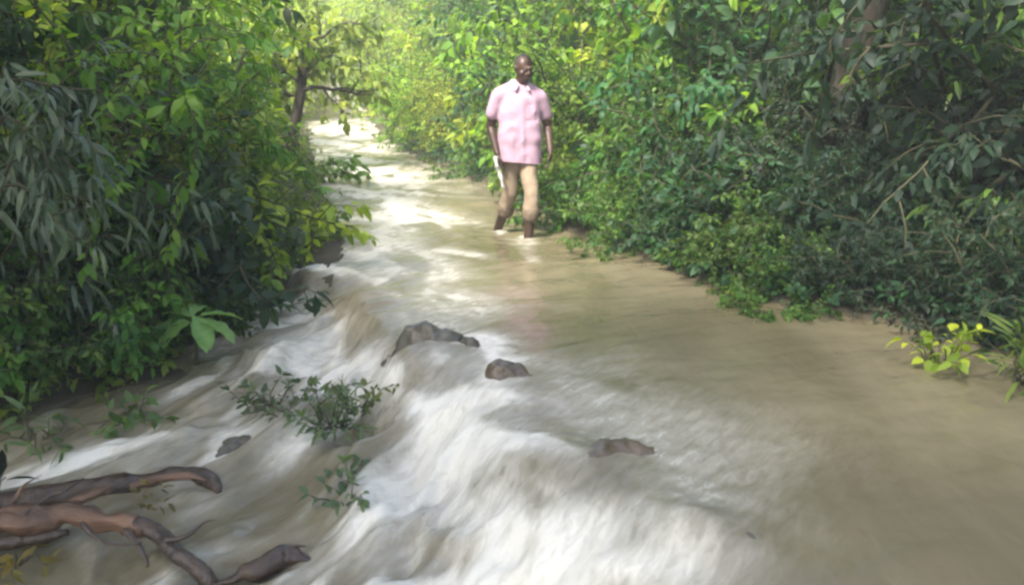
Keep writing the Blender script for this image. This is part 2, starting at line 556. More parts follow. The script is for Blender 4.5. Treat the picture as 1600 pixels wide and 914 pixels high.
def water_fn(x, y):
    z, d, a, t = level(x, y)
    al, ac = flow(x, y)
    bl, bc = flow_up(x, y)
    # turbulence of the fallen water
    lo = (fbm(al * 1.1, ac * 3.2, 31, 4) - 0.5) * 0.20 + (fbm(al * 3.1, ac * 8.0, 35, 3) - 0.5) * 0.055
    near = np.exp(-(np.clip(-d, 0, 9) / 0.9) ** 2)
    lo = lo * (0.45 + 0.75 * near)
    ridge = 1 - np.sqrt((2 * fbm(al * 1.8 + 3, ac * 3.4, 131, 3) - 1) ** 2 + .01)
    chop = (sstep(0.5, 0.95, ridge) - 0.3) * 0.095 * (0.3 + 0.7 * near) + (fbm(al * 5, ac * 9, 133, 3) - 0.5) * 0.030
    lo = lo * 0.75 + chop
    roll = 0.07 * np.exp(-((d + 0.62) / 0.16) ** 2) * (0.3 + fbm(a * 2.0, a * 0, 44, 2))
    up = (fbm(bl * 1.6, bc * 1.0, 51, 3) - 0.5) * 0.045 + (fbm(bl * 5.5, bc * 3.0, 55, 4) - 0.5) * 0.022
    lip = (fbm(a * 2.2, d * 0.8, 61, 3) - 0.5) * 0.14 * np.exp(-(d / 0.30) ** 2)
    far = sstep(7, 9, y)
    for (u, v, zr, sx, sy, hb) in ROCKS_AT:
        rx, ry = at(u, v, zr)
        up = up + hb * np.exp(-(((x - rx) / (sx * 1.25)) ** 2 + ((y - ry) / (sy * 1.25)) ** 2))
    for (u, v) in ((781, 357), (816, 369)):
        rx, ry = at(u, v)
        rr = np.hypot(x - rx, y - ry)
        up = up + 0.012 * np.cos(rr * 42) * np.exp(-rr / 0.22)
    zz = z + up * (0.35 + 0.65 * t) + ((lo + roll) * (1 - t) + lip) * (1 - far)
    # foam, plus sky glare on the upper stream painted as foam
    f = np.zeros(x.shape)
    for (u1, v1, u2, v2, zz0, w, s) in FOAM_GLARE:
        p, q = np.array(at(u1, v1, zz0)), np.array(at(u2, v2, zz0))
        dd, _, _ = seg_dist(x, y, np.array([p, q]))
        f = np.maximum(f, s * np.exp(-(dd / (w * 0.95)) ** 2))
    st = fbm(al * 1.5, ac * 6.5, 91, 4)
    st2 = fbm(bl * 2.2, bc * 4.0, 95, 4)
    s = st * (1 - t) + st2 * t
    fine = fbm(al * 6, ac * 22, 97, 3)
    curd = fbm(x * 13 + (s - 0.5) * 3, y * 13, 99, 3)
    patch = fbm(al * 1.6 + 11, ac * 3.0 + 5, 141, 4)
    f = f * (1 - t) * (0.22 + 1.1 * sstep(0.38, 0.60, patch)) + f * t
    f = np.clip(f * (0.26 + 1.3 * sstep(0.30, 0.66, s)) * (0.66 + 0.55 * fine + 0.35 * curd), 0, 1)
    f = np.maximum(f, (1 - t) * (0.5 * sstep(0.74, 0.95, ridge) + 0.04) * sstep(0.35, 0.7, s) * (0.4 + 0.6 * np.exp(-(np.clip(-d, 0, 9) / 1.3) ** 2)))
    # bare muddy water over the drowned rocks and down the dark step upstream
    for (u, v, w, k) in [(868, 752, .16, .8), (930, 770, .16, .85), (985, 790, .14, .8), (1040, 830, .14, .8), (1130, 858, .14, .8), (820, 615, .14, .8), (1000, 860, .10, .7), (760, 640, .07, .5)]:
        rx, ry = at(u, v, -.08)
        f = f * (1 - k * np.exp(-((x - rx) ** 2 + (y - ry) ** 2) / w ** 2) * (0.6 + 0.6 * st))
    for (u1, v1, u2, v2) in [(545, 445, 600, 490), (600, 490, 640, 555)]:
        dd, _, _ = seg_dist(x, y, np.array([at(u1, v1, -.08), at(u2, v2, -.08)]))
        f = f * (1 - 0.9 * np.exp(-(dd / .17) ** 2))
    zz = zz + (curd - 0.5) * 0.022 * f * (1 - far) + (fbm(al * 8, ac * 18, 37, 2) - 0.5) * 0.012 * (1 - t)
    return zz, {"foam": f}  # mask of real foam and the painted upstream glare


def water_mat():
    m, nt, out = new_mat("muddy_water")
    tc = N(nt, "ShaderNodeTexCoord")
    fo = N(nt, "ShaderNodeAttribute", attribute_name="foam")
    mp = N(nt, "ShaderNodeMapping"); mp.inputs["Rotation"].default_value = (0, 0, math.radians(-30)); mp.inputs["Scale"].default_value = (1.0, 0.45, 1)
    nt.links.new(tc.outputs["Object"], mp.inputs["Vector"])
    nz = N(nt, "ShaderNodeTexNoise", i_Scale=1.3, i_Detail=5, i_Roughness=0.55, i_Distortion=0.8)
    nt.links.new(mp.outputs["Vector"], nz.inputs["Vector"])
    cr = N(nt, "ShaderNodeValToRGB")
    cr.color_ramp.elements[0].position = 0.3; cr.color_ramp.elements[0].color = (0.122, 0.104, 0.060, 1)
    cr.color_ramp.elements[1].position = 0.72; cr.color_ramp.elements[1].color = (0.190, 0.164, 0.105, 1)
    nt.links.new(nz.outputs["Fac"], cr.inputs["Fac"])
    m2 = N(nt, "ShaderNodeMapping"); m2.inputs["Rotation"].default_value = (0, 0, math.radians(-54.4)); m2.inputs["Scale"].default_value = (1, 1, 1)
    nt.links.new(tc.outputs["Object"], m2.inputs["Vector"])
    m3 = N(nt, "ShaderNodeMapping"); m3.inputs["Scale"].default_value = (0.28, 1, 0.5)
    nt.links.new(m2.outputs["Vector"], m3.inputs["Vector"])
    n3 = N(nt, "ShaderNodeTexNoise", i_Scale=26.0, i_Detail=8, i_Roughness=0.68, i_Distortion=0.5)
    nt.links.new(m3.outputs["Vector"], n3.inputs["Vector"])
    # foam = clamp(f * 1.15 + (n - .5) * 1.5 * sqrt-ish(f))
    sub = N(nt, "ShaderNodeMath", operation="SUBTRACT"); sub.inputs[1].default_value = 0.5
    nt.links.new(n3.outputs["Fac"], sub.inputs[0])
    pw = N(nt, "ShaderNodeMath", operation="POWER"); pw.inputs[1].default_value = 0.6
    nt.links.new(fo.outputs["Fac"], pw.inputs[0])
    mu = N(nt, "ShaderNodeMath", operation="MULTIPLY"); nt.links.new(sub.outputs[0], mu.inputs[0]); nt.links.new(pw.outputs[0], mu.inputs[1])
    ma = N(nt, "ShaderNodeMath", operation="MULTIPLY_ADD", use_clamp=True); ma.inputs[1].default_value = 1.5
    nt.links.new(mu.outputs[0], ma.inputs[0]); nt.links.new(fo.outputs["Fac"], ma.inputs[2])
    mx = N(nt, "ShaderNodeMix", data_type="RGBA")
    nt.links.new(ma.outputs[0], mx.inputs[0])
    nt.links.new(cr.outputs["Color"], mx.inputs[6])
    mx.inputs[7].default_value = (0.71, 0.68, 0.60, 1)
    ro = N(nt, "ShaderNodeMapRange"); ro.inputs["To Min"].default_value = 0.07; ro.inputs["To Max"].default_value = 0.6
    nt.links.new(ma.outputs[0], ro.inputs["Value"])
    b = N(nt, "ShaderNodeBsdfPrincipled")
    b.inputs["IOR"].default_value = 1.33
    nt.links.new(mx.outputs[2], b.inputs["Base Color"])
    nt.links.new(ro.outputs["Result"], b.inputs["Roughness"])
    n2 = N(nt, "ShaderNodeTexNoise", i_Scale=9.0, i_Detail=4, i_Distortion=0.6)
    nt.links.new(mp.outputs["Vector"], n2.inputs["Vector"])
    bp = N(nt, "ShaderNodeBump", i_Strength=0.22, i_Distance=0.03)
    nt.links.new(n2.outputs["Fac"], bp.inputs["Height"])
    b2 = N(nt, "ShaderNodeBump", i_Strength=0.5, i_Distance=0.03)
    nt.links.new(mu.outputs[0], b2.inputs["Height"]); nt.links.new(bp.outputs["Normal"], b2.inputs["Normal"])
    nt.links.new(b2.outputs["Normal"], b.inputs["Normal"])
    nt.links.new(b.outputs["BSDF"], out.inputs["Surface"])
    return m


M_WATER = water_mat()
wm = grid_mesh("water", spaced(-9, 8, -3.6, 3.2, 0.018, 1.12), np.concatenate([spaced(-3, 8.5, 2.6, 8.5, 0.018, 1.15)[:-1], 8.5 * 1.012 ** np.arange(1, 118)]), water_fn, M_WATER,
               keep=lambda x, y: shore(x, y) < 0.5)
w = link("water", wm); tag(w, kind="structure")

M_SAND = noise_mat("pale_sand", (0.40, 0.35, 0.26), (0.55, 0.49, 0.39), 2.0, 0.9, 0.2, 20)


def path_sheet():
    ys = np.linspace(27, 75, 40); co = []; lo = []; si = []
    for j, yy in enumerate(ys):
        cx = -6.9 - (yy - 33) * 0.235; hw = 1.25 + 0.15 * math.sin(yy * .6)
        for i in range(7):
            xx = cx + (i / 3 - 1) * hw
            co.append((xx, yy, ground_z(xx, yy) + 0.03))
    for j in range(39):
        for i in range(6):
            a0 = j * 7 + i; lo += [a0, a0 + 1, a0 + 8, a0 + 7]; si.append(4)
    o = link("path", mesh_np("path", co, lo, si, M_SAND)); tag(o, kind="structure")


path_sheet()

# ------------------------------------------------------------------ shrubs of the right bank, far to near
R = "R"
place("lowA", 660, 17.5, R, 1.0, FRESH, "green bush at the far bend of the stream, right-hand bank")
place("fineA", 700, 15.6, R, 1.0, LIME, "bright lime bush beside the far bend, left of the yellow one")
place("fineA", 745, 14.2, R, 0.75, YELL, "yellow bush at the water's edge left of the walking man")
place("drapeA", 745, 12.4, R, 0.75, MID, "low dark green bush trailing on the water left of the man")
place("tallA", 685, 20.5, R, 1.1, LIME, "tall lime shrub behind the far bend, beside the path's end")
place("tallB", 765, 18, R, 1.05, FRESH, "tall fresh green shrub behind the yellow bush")
place("lowB", 810, 11.6, R, 0.9, MID, "low bush with dark gaps just behind the man's legs")
place("tallA", 835, 14.5, R, 1.0, FRESH, "tall shrub rising behind the man's left shoulder side")
place("tallB", 870, 12.2, R, 1.0, BLUE, "bluish green shrub beside the man's head")
place("lowA", 915, 9.9, R, 0.85, FRESH, "bright green low bush touching the man's hand side")
place("fineA", 943, 9.6, R, 0.95, FRESH, "fine-leaved bright green bush right of the man")
place("drapeA", 928, 8.6, R, 0.7, MID, "low trailing bush at the water just right of the man's legs")
place("tallB", 1005, 11.4, R, 1.0, LIME, "lime topped shrub in the sun right of the man's head")
place("lowB", 1055, 8.0, R, 0.85, MID, "low bush on the water's edge, second right of the man")
place("tallA", 1075, 9.2, R, 0.95, FRESH, "tall broad-leaved shrub in half sun left of the dark trunk")
place("drapeA", 1103, 7, R, 0.62, BLUE, "bluish low bush hanging over the right water edge")
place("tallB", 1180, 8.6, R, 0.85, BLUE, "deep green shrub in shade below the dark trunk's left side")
place("tallA", 1135, 11, R, 1.15, LIME, "sunlit yellow-green shrub at the top, left of the dark trunk")
place("lowA", 1128, 6.8, R, 0.78, BLUE, "leafy bush with pale leaf tips at the right bank's water line")
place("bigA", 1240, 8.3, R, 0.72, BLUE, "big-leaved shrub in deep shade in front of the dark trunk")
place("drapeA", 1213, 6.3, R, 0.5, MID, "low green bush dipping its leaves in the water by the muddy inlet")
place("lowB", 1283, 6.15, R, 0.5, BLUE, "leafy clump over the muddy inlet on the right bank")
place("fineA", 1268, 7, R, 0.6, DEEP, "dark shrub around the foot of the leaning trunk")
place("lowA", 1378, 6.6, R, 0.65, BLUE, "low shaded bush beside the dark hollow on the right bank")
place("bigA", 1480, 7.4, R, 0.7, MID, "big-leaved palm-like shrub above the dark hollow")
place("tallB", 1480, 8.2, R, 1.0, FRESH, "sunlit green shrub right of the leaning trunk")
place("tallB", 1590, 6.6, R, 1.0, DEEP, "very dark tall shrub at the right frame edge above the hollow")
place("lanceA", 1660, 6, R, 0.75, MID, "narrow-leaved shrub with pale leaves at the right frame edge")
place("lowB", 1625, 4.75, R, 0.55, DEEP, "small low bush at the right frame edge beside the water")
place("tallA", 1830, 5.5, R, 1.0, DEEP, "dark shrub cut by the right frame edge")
place("tallB", 1240, 10.2, R, 1.2, MID, "tall shaded shrub behind the leaning trunk, left of it")
place("tallA", 1390, 10, R, 1.2, LIME, "bright yellow-green shrub seen behind the leaning trunk, right of it")
place("tallB", 900, 16, R, 1.2, FRESH, "tall shrub at the back, above the bluish shrub beside the man")
place("tallA", 1010, 14.6, R, 1.25, LIME, "lime shrub at the back, top of the photo left of the sunlit one")
place("tallB", 1160, 13.5, R, 1.35, MID, "tall back-row shrub over the deep green one")
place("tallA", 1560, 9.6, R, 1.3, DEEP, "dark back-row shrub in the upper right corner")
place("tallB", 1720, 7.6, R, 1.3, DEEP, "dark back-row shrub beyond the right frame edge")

for k, u, v, sc, c, lb in [
    ("drapeA", 945, 368, .38, FRESH, "small bright bush trailing at the water line, nearest the wading man"),
    ("lowB", 985, 388, .40, MID, "small bush hanging to the water, second along the right edge from the man"),
    ("drapeA", 1065, 412, .42, BLUE, "small bluish bush spilling over the right water edge below the half-lit shrub"),
    ("lowA", 1150, 438, .40, MID, "small broad-leaved bush spilling into the water before the pale-tipped bush"),
    ("drapeA", 1235, 462, .40, MID, "small green bush with leaves in the water where the inlet starts"),
    ("lowB", 1330, 482, .36, DEEP, "small dark bush drooping over the shaded inlet"),
    ("drapeA", 1450, 500, .40, DEEP, "small dark bush behind the bright yellow-green water plant"),
    ("lowA", 1560, 530, .36, DEEP, "small dark bush at the inlet's end near the right frame edge"),
]:
    qx, qy = at(u, v)
    place(k, 800 + F * qx / (qy * cp - (0.6 - CAMH) * sp), qy, R, sc, c, lb)

# ------------------------------------------------------------------ shrubs of the left bank, far to near
L = "L"
place("lowA", 293, 19, L, 0.9, LIME, "lime bush on the left side of the path's far end")
place("tallA", 243, 17, L, 1.0, FRESH, "fresh green shrub behind the sapling with the brown trunk")
place("lowA", 303, 12.6, L, 0.9, FRESH, "bright low bush under the sapling by the white water")
place("bigA", 288, 11.2, L, 0.62, MID, "big-leaved bush at the left edge of the far stream")
place("tallB", 203, 12.6, L, 1.05, LIME, "tall green shrub left of the sapling with yellowing leaves")
place("tallA", 205, 9.6, L, 0.85, LIME, "lime green shrub leaning to the far stream, left bank")
place("fineA", 260, 8.4, L, 0.72, MID, "rounded fine-leaved bush overhanging the stream's left edge")
place("drapeA", 329, 7.5, L, 0.62, MID, "low bush at the tip of the left bank above the fall")
place("tallB", 125, 8.6, L, 0.9, LIME, "lime green shrub in the middle of the left bank thicket")
place("lowB", 249, 7.1, L, 0.8, MID, "mid green low bush behind the upper pool, left bank")
place("tallA", 117, 7.2, L, 0.85, LIME, "fresh green tall shrub left of the olive low bush")
place("lowB", 234, 6.6, L, 0.75, OLIVE, "olive low bush above the pale broad-leaved seedling")
place("bigA", 264, 6.3, L, 0.42, GREY, "shrub with long pale leaves between the seedling and the upper pool")
place("fineA", 132, 6.2, L, 0.75, OLIVE, "olive fine-leaved bush left of the pale broad-leaved seedling")
place("lowA", 200, 5.75, L, 0.55, DARK, "dark bush at the pool edge beside the seedling")
place("tallB", 115, 6.4, L, 0.8, FRESH, "tall fresh green shrub behind the bare pale stems")
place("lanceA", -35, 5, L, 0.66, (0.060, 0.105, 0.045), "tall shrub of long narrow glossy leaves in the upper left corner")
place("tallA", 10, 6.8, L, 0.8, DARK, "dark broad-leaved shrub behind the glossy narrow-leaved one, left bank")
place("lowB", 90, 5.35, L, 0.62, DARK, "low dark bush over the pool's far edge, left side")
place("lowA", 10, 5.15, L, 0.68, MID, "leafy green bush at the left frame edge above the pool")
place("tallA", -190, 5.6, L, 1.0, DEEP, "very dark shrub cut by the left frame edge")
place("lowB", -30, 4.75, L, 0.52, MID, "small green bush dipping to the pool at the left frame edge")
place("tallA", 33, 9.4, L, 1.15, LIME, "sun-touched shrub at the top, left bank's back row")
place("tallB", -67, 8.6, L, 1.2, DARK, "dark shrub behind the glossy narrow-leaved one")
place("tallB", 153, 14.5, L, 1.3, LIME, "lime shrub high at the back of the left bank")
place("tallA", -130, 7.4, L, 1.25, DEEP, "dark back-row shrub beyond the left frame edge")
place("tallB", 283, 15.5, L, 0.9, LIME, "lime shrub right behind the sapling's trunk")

# ------------------------------------------------------------------ trees
def tree_proto(seed, trunk_h, rad, crown_r, limbs, leanv=(0, 0), kids=5, fmin=0.55, limb_len=None, **kw):
    pl = Plant(seed, **kw); r = pl.r
    trunk = Tubes(10)
    pts = []; p = Vector((0, 0, -0.15)); d = Vector((leanv[0], leanv[1], 1)).normalized()
    n = 9
    for i in range(n + 1):
        pts.append(p.copy()); d = (d + rvec(r, 0.05)).normalized(); p = p + d * trunk_h / n
    trunk.add(pts, [rad * (1.35 if i == 0 else 1.0) * (1 - 0.45 * i / n) for i in range(n + 1)])
    pl.t = trunk; trunk.sides = 6
    for i in range(limbs):
        a = 6.283 * (i * 0.382 + r.random() * 0.1)
        f = fmin + (1 - fmin) * i / limbs
        x = f * n; k = min(int(x), n - 1)
        b = pts[k].lerp(pts[k + 1], x - k)
        e = r.uniform(0.15, 0.9)
        dr = Vector((math.cos(a) * math.cos(e), math.sin(a) * math.cos(e), math.sin(e)))
        pl.branch(b, dr, (limb_len or crown_r) * r.uniform(0.8, 1.15), rad * 0.4, 2, 6, -0.01, kids, 0.5, 0.9, 0.05, 0.25, 0.1)
    return pl.lv, pl.t


def tree(protom, u, Y, label, colour, scale=1.0, name="tree", group="trees around the stream", cat="tree", rot=0.0):
    x, y = xy(u, Y)
    root = bpy.data.objects.new(name, None); COL.objects.link(root)
    root.location = (x, y, ground_z(x, y) - 0.05); root.rotation_euler = (0, 0, rot); root.scale = (scale,) * 3
    tag(root, label, cat, group)
    c = link("crown", protom[0], root); t = link("trunk", protom[1], root)
    c.color = (*[q * rngp.uniform(0.9, 1.1) for q in colour], 1)
    return root


def tp(shape="ovate", mat=None, **kw):
    lv, tb = tree_proto(**kw)
    print("tree", len(lv.P))
    return lv.mesh("crown", mat or M_LEAF, shape), tb.mesh("trunk", M_BARK)


T_BIG = tp(fmin=0.78, seed=101, trunk_h=4.2, rad=0.17, crown_r=2.2, limbs=11, kids=5, leaf=0.135, ratio=0.42, spacing=0.065, droop=0.35)
T_ADDED_SHADE = tp(seed=131, trunk_h=7.5, rad=0.3, crown_r=4.2, limbs=13, kids=6, leaf=0.30, ratio=0.5, spacing=0.13, droop=0.3)  # for unseen trees added to keep the sun off the foreground
T_MID = tp(seed=107, trunk_h=3.2, rad=0.10, crown_r=1.9, limbs=11, kids=5, leaf=0.17, ratio=0.5, spacing=0.08, droop=0.3)
T_SAP = tp(seed=113, trunk_h=2.0, rad=0.10, crown_r=1.0, limbs=9, kids=4, leaf=0.16, ratio=0.5, spacing=0.07, droop=0.5, bend=0.5)

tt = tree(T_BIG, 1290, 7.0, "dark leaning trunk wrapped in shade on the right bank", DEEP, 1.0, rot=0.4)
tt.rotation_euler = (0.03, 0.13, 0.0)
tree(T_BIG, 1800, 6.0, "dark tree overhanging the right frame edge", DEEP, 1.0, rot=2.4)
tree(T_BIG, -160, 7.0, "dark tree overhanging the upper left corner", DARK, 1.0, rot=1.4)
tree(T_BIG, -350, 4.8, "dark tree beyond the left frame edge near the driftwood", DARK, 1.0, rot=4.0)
tree(T_SAP, 450, 12.8, "sapling with short brown trunk and yellowing leaves on the left bank", (0.15, 0.20, 0.03), 0.95, name="sapling", cat="sapling", rot=1.0)
tree(T_MID, 130, 19.0, "leafy green tree behind the left bank shrubs", FRESH, 1.0, rot=0.9)
tree(T_MID, 760, 19.5, "dark green tree in the top centre behind the man", DARK, 1.05, rot=2.0)
tree(T_MID, 1080, 17.0, "yellow-green tree at the top right of centre, behind the shrubs", LIME, 1.1, rot=3.3)
tree(T_MID, 1420, 13.5, "sunlit tree seen behind the leaning dark trunk", FRESH, 1.1, rot=5.0)
sh = tree(T_ADDED_SHADE, -1500, 3.2, "unseen tree added outside the left frame edge to shade the fall", DARK, 1.0, rot=0.3)
sh.location = (-6.4, -1.0, -0.5)
s2 = sh.copy(); COL.objects.link(s2); s2.location = (-1.3, -1.2, -0.6); s2.rotation_euler = (0, 0, 2.1)  # second unseen tree, added for its shade
s2["label"] = "unseen tree added behind the viewpoint to shade the near water and right bank"
for c0 in list(sh.children):
    c1 = c0.copy(); c1.parent = s2; COL.objects.link(c1)
SHRUB_GROUP["F"] = "sunlit bushes down the path"
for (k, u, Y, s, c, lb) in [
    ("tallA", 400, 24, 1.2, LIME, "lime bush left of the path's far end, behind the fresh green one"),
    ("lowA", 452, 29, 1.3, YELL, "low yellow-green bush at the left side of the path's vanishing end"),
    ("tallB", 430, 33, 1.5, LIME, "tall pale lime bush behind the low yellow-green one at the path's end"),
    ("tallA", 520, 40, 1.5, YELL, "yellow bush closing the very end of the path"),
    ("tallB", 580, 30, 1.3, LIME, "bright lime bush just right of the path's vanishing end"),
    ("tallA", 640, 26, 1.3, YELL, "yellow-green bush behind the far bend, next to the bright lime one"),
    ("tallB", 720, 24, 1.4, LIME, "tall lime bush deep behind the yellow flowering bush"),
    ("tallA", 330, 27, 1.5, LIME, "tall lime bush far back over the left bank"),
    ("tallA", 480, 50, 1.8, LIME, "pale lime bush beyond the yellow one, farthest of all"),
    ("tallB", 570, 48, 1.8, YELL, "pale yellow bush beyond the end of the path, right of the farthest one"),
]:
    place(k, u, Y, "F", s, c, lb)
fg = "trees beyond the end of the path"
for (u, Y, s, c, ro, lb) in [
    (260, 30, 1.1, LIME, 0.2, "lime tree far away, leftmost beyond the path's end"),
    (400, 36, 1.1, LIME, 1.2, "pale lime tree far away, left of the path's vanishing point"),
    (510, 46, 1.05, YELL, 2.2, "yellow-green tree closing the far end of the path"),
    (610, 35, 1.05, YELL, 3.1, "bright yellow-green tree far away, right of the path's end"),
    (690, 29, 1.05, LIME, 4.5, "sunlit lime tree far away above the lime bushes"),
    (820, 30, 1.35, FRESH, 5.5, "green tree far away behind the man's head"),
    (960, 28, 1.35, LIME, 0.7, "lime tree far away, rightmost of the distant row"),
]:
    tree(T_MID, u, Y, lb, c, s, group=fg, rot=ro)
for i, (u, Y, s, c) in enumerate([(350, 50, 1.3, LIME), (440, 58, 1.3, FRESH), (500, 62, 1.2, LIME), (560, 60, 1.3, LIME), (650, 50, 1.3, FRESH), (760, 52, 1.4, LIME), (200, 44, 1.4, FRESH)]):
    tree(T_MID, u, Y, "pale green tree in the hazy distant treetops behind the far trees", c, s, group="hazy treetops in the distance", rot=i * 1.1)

# ------------------------------------------------------------------ undergrowth along both banks
def undergrowth(name, seed, n, side, colour):
    pl = Plant(seed, leaf=0.075, ratio=0.48, spacing=0.04, droop=0.25, tint=(0.1, 0.9))
    r = pl.r
    got = 0
    while got < n:
        y = 2.6 + 14 * r.random() ** 1.6
        x = r.uniform(-6.5, 5.0)
        X, Y = np.array([x]), np.array([y])
        sh = float(shore(X, Y)[0])
        if not (0.02 < sh < 1.7): continue
        cx = -1.2 - max(0, y - 7) * 0.27
        if (x < cx) != (side == "L"): continue
        if side == "L" and y < 3.9: continue
        if abs(x - 0.08) < 0.8 and abs(y - 7.6) < 0.9: continue
        got += 1
        z = ground_z(x, y)
        for k in range(r.randint(2, 4)):
            a = r.uniform(0, 6.28); L = r.uniform(0.14, 0.42)
            d = Vector((math.cos(a) * 0.7, math.sin(a) * 0.7, r.uniform(0.4, 1.2))).normalized()
            pts = [Vector((x, y, z - 0.02))]
            for i in range(4):
                d = (d + rvec(r, 0.15) + Vector((0, 0, -0.08))).normalized(); pts.append(pts[-1] + d * L / 4)
            pl.t.add(pts, [0.004, 0.0035, 0.003, 0.002, 0.0015], 4)
            pl.spray(pts, 0.2)
    co, lo, si, ti = pl.lv.arrays()
    o = link(name, mesh_np(name, co, lo, si, M_LEAF, {"tint": ti}))
    o.color = (*colour, 1)
    tag(o, kind="stuff")
    return o


undergrowth("undergrowth", 201, 700, "R", BLUE)["label"] = "low leafy undergrowth along the right water edge"
undergrowth("undergrowth", 202, 420, "L", OLIVE)["label"] = "low leafy undergrowth along the left water edge"


# ------------------------------------------------------------------ small plants standing in or beside the water
def water_z(x, y):
    return float(level(np.array([x]), np.array([y]))[0][0])


def sprig(name, u, v, zg, label, cat, colour, seed, stems=7, H=0.25, lean=(0, 0), mat=None, shape="ovate", sink=0.05, group=None, tilt=0.7, **kw):
    x, y = at(u, v, zg)
    pl = Plant(seed, **kw); r = pl.r
    for i in range(stems):
        a = 6.283 * i / stems + r.random()
        ti = r.uniform(0.05, tilt)
        d = Vector((math.cos(a) * math.sin(ti) + lean[0], math.sin(a) * math.sin(ti) + lean[1], math.cos(ti)))
        pl.branch((math.cos(a) * 0.03, math.sin(a) * 0.03, -sink), d, (H + sink) * r.uniform(0.6, 1.15), 0.004, 0, 5, -0.05, leaf_from=0.3)
    root = bpy.data.objects.new(name, None); COL.objects.link(root); root.location = (x, y, water_z(x, y))
    tag(root, label, cat, group)
    f = link("foliage", pl.lv.mesh("foliage", mat or M_LEAF, shape), root); f.color = (*colour, 1)
    link("stems", pl.t.mesh("stems", M_STEM), root)
    return root


GT = "plants caught in the current"
sprig("flooded_plant", 425, 640, ZL, "dark leafy sprig standing in the current, leftmost of the flooded clump", "plant", (0.055, 0.085, 0.045), 301, 8, 0.22, (-0.3, 0), leaf=0.06, ratio=0.45, spacing=0.035, group=GT)
sprig("flooded_plant", 470, 652, ZL, "grey-green leafy sprig in the middle of the flooded clump", "plant", (0.085, 0.12, 0.065), 302, 12, 0.24, (-0.15, 0), leaf=0.055, ratio=0.4, spacing=0.03, group=GT)
sprig("flooded_plant", 525, 668, ZL, "soft green grassy tuft with water running through, in the flooded clump", "plant", (0.10, 0.15, 0.075), 303, 18, 0.22, (-0.2, -0.1), leaf=0.085, ratio=0.22, spacing=0.03, shape="lance", group=GT)
sprig("flooded_plant", 560, 650, ZL, "olive leafy sprig at the right end of the flooded clump", "plant", (0.10, 0.125, 0.04), 304, 9, 0.22, (0.15, 0), leaf=0.06, ratio=0.4, spacing=0.035, group=GT)
sprig("flooded_plant", 548, 775, -.30, "small grey-green sprig alone among the white foam", "plant", (0.08, 0.12, 0.07), 305, 10, 0.22, (-0.1, 0), leaf=0.06, ratio=0.45, spacing=0.03, sink=0.0, group=GT)
sprig("water_plant", 1465, 572, 0, "bright yellow-green plant rising from the water by the right bank", "plant", (0.26, 0.33, 0.03), 306, 9, 0.22, leaf=0.075, ratio=0.5, spacing=0.035, tilt=0.5)
sprig("grass_tuft", 1595, 605, 0, "tuft of green blades at the right frame edge", "grass tuft", (0.09, 0.14, 0.03), 307, 14, 0.26, leaf=0.17, ratio=0.12, spacing=0.05, shape="lance", tilt=0.6)
sprig("leaf_sprig", 8, 800, -.44, "dark pointed leaves over the water at the left frame edge", "leaf sprig", (0.014, 0.02, 0.014), 308, 5, 0.16, leaf=0.12, ratio=0.32, spacing=0.06, mat=M_GLOSS, tilt=0.6)
sprig("leaf_sprig", 25, 905, -.5, "yellowing twig with curled leaves in the bottom left corner", "leaf sprig", (0.15, 0.12, 0.03), 309, 6, 0.10, leaf=0.07, ratio=0.35, spacing=0.04, tilt=1.2)
sprig("water_plant", 200, 645, ZL, "pale green low plant at the pool's edge under the dark bushes", "plant", (0.10, 0.16, 0.06), 310, 8, 0.16, leaf=0.08, ratio=0.5, spacing=0.04, tilt=1.0)
sprig("water_plant", 55, 668, ZL, "narrow-leaved plant dipping into the pool, left of the pale low one", "plant", (0.07, 0.12, 0.05), 311, 9, 0.25, leaf=0.11, ratio=0.25, spacing=0.05, shape="lance", tilt=1.1)


def seedling():
    x, y = at(310, 600, -.40)
    root = bpy.data.objects.new("broadleaf_seedling", None); COL.objects.link(root)
    root.location = (x, y, max(ground_z(x, y), water_z(x, y)) + 0.04)
    tag(root, "pale green seedling with a rosette of big oval leaves beside the pool", "seedling")
    tb = Tubes(6)
    tb.add([(0, 0, -0.05), (0.01, 0, 0.12), (0.0, -0.01, 0.26)], [0.012, 0.010, 0.007]); link("stem", tb.mesh("stem", M_STEM), root)
    root.scale = (1.08, 1.08, 1.0)
    rr = random.Random(4)
    for i, (az, el, L) in enumerate([(185, 0.05, .27), (215, -.25, .25), (-8, .1, .26), (28, .35, .25), (-50, -.30, .22), (150, .35, .22), (95, .5, .2), (-40, -.3, .22)]):
        a = math.radians(az); L *= 1.12
        d0 = Vector((math.cos(a) * math.cos(el), math.sin(a) * math.cos(el), math.sin(el)))
        side = Vector((-math.sin(a), math.cos(a), rr.uniform(-.25, .25))).normalized()
        co = []; lo = []; si = []; ti = []
        p = Vector((0, 0, 0.25 + 0.006 * i)); d = d0.copy(); n = 12
        for j in range(n + 1):
            t = j / n
            wv = L * 0.205 * (math.sin(math.pi * min(1, t * 1.02) ** 1.25) ** 0.8 if 0 < t < 1 else 0.02) + 0.003
            up = side.cross(d).normalized() * (-1 if side.cross(d).z < 0 else 1)
            for q in (-1, -.5, 0, .5, 1):
                co.append(tuple(p + side * wv * q + up * (abs(q) * wv * .28 + .006 * math.sin(j * 1.9 + q * 2) * abs(q))))
                ti.append(.45 + .12 * (1 - abs(q)) + .1 * (j % 2))
            d = (d + Vector((0, 0, -.07 - .02 * i % .05))).normalized(); p = p + d * L / n
        for j in range(n):
            for q in range(4):
                b0 = j * 5 + q; lo += [b0, b0 + 1, b0 + 6, b0 + 5]; si.append(4)
        o = link("leaf", mesh_np("leaf", co, lo, si, M_LEAF, {"tint": ti}), root); o.color = (0.20, 0.34, 0.12, 1)


seedling()


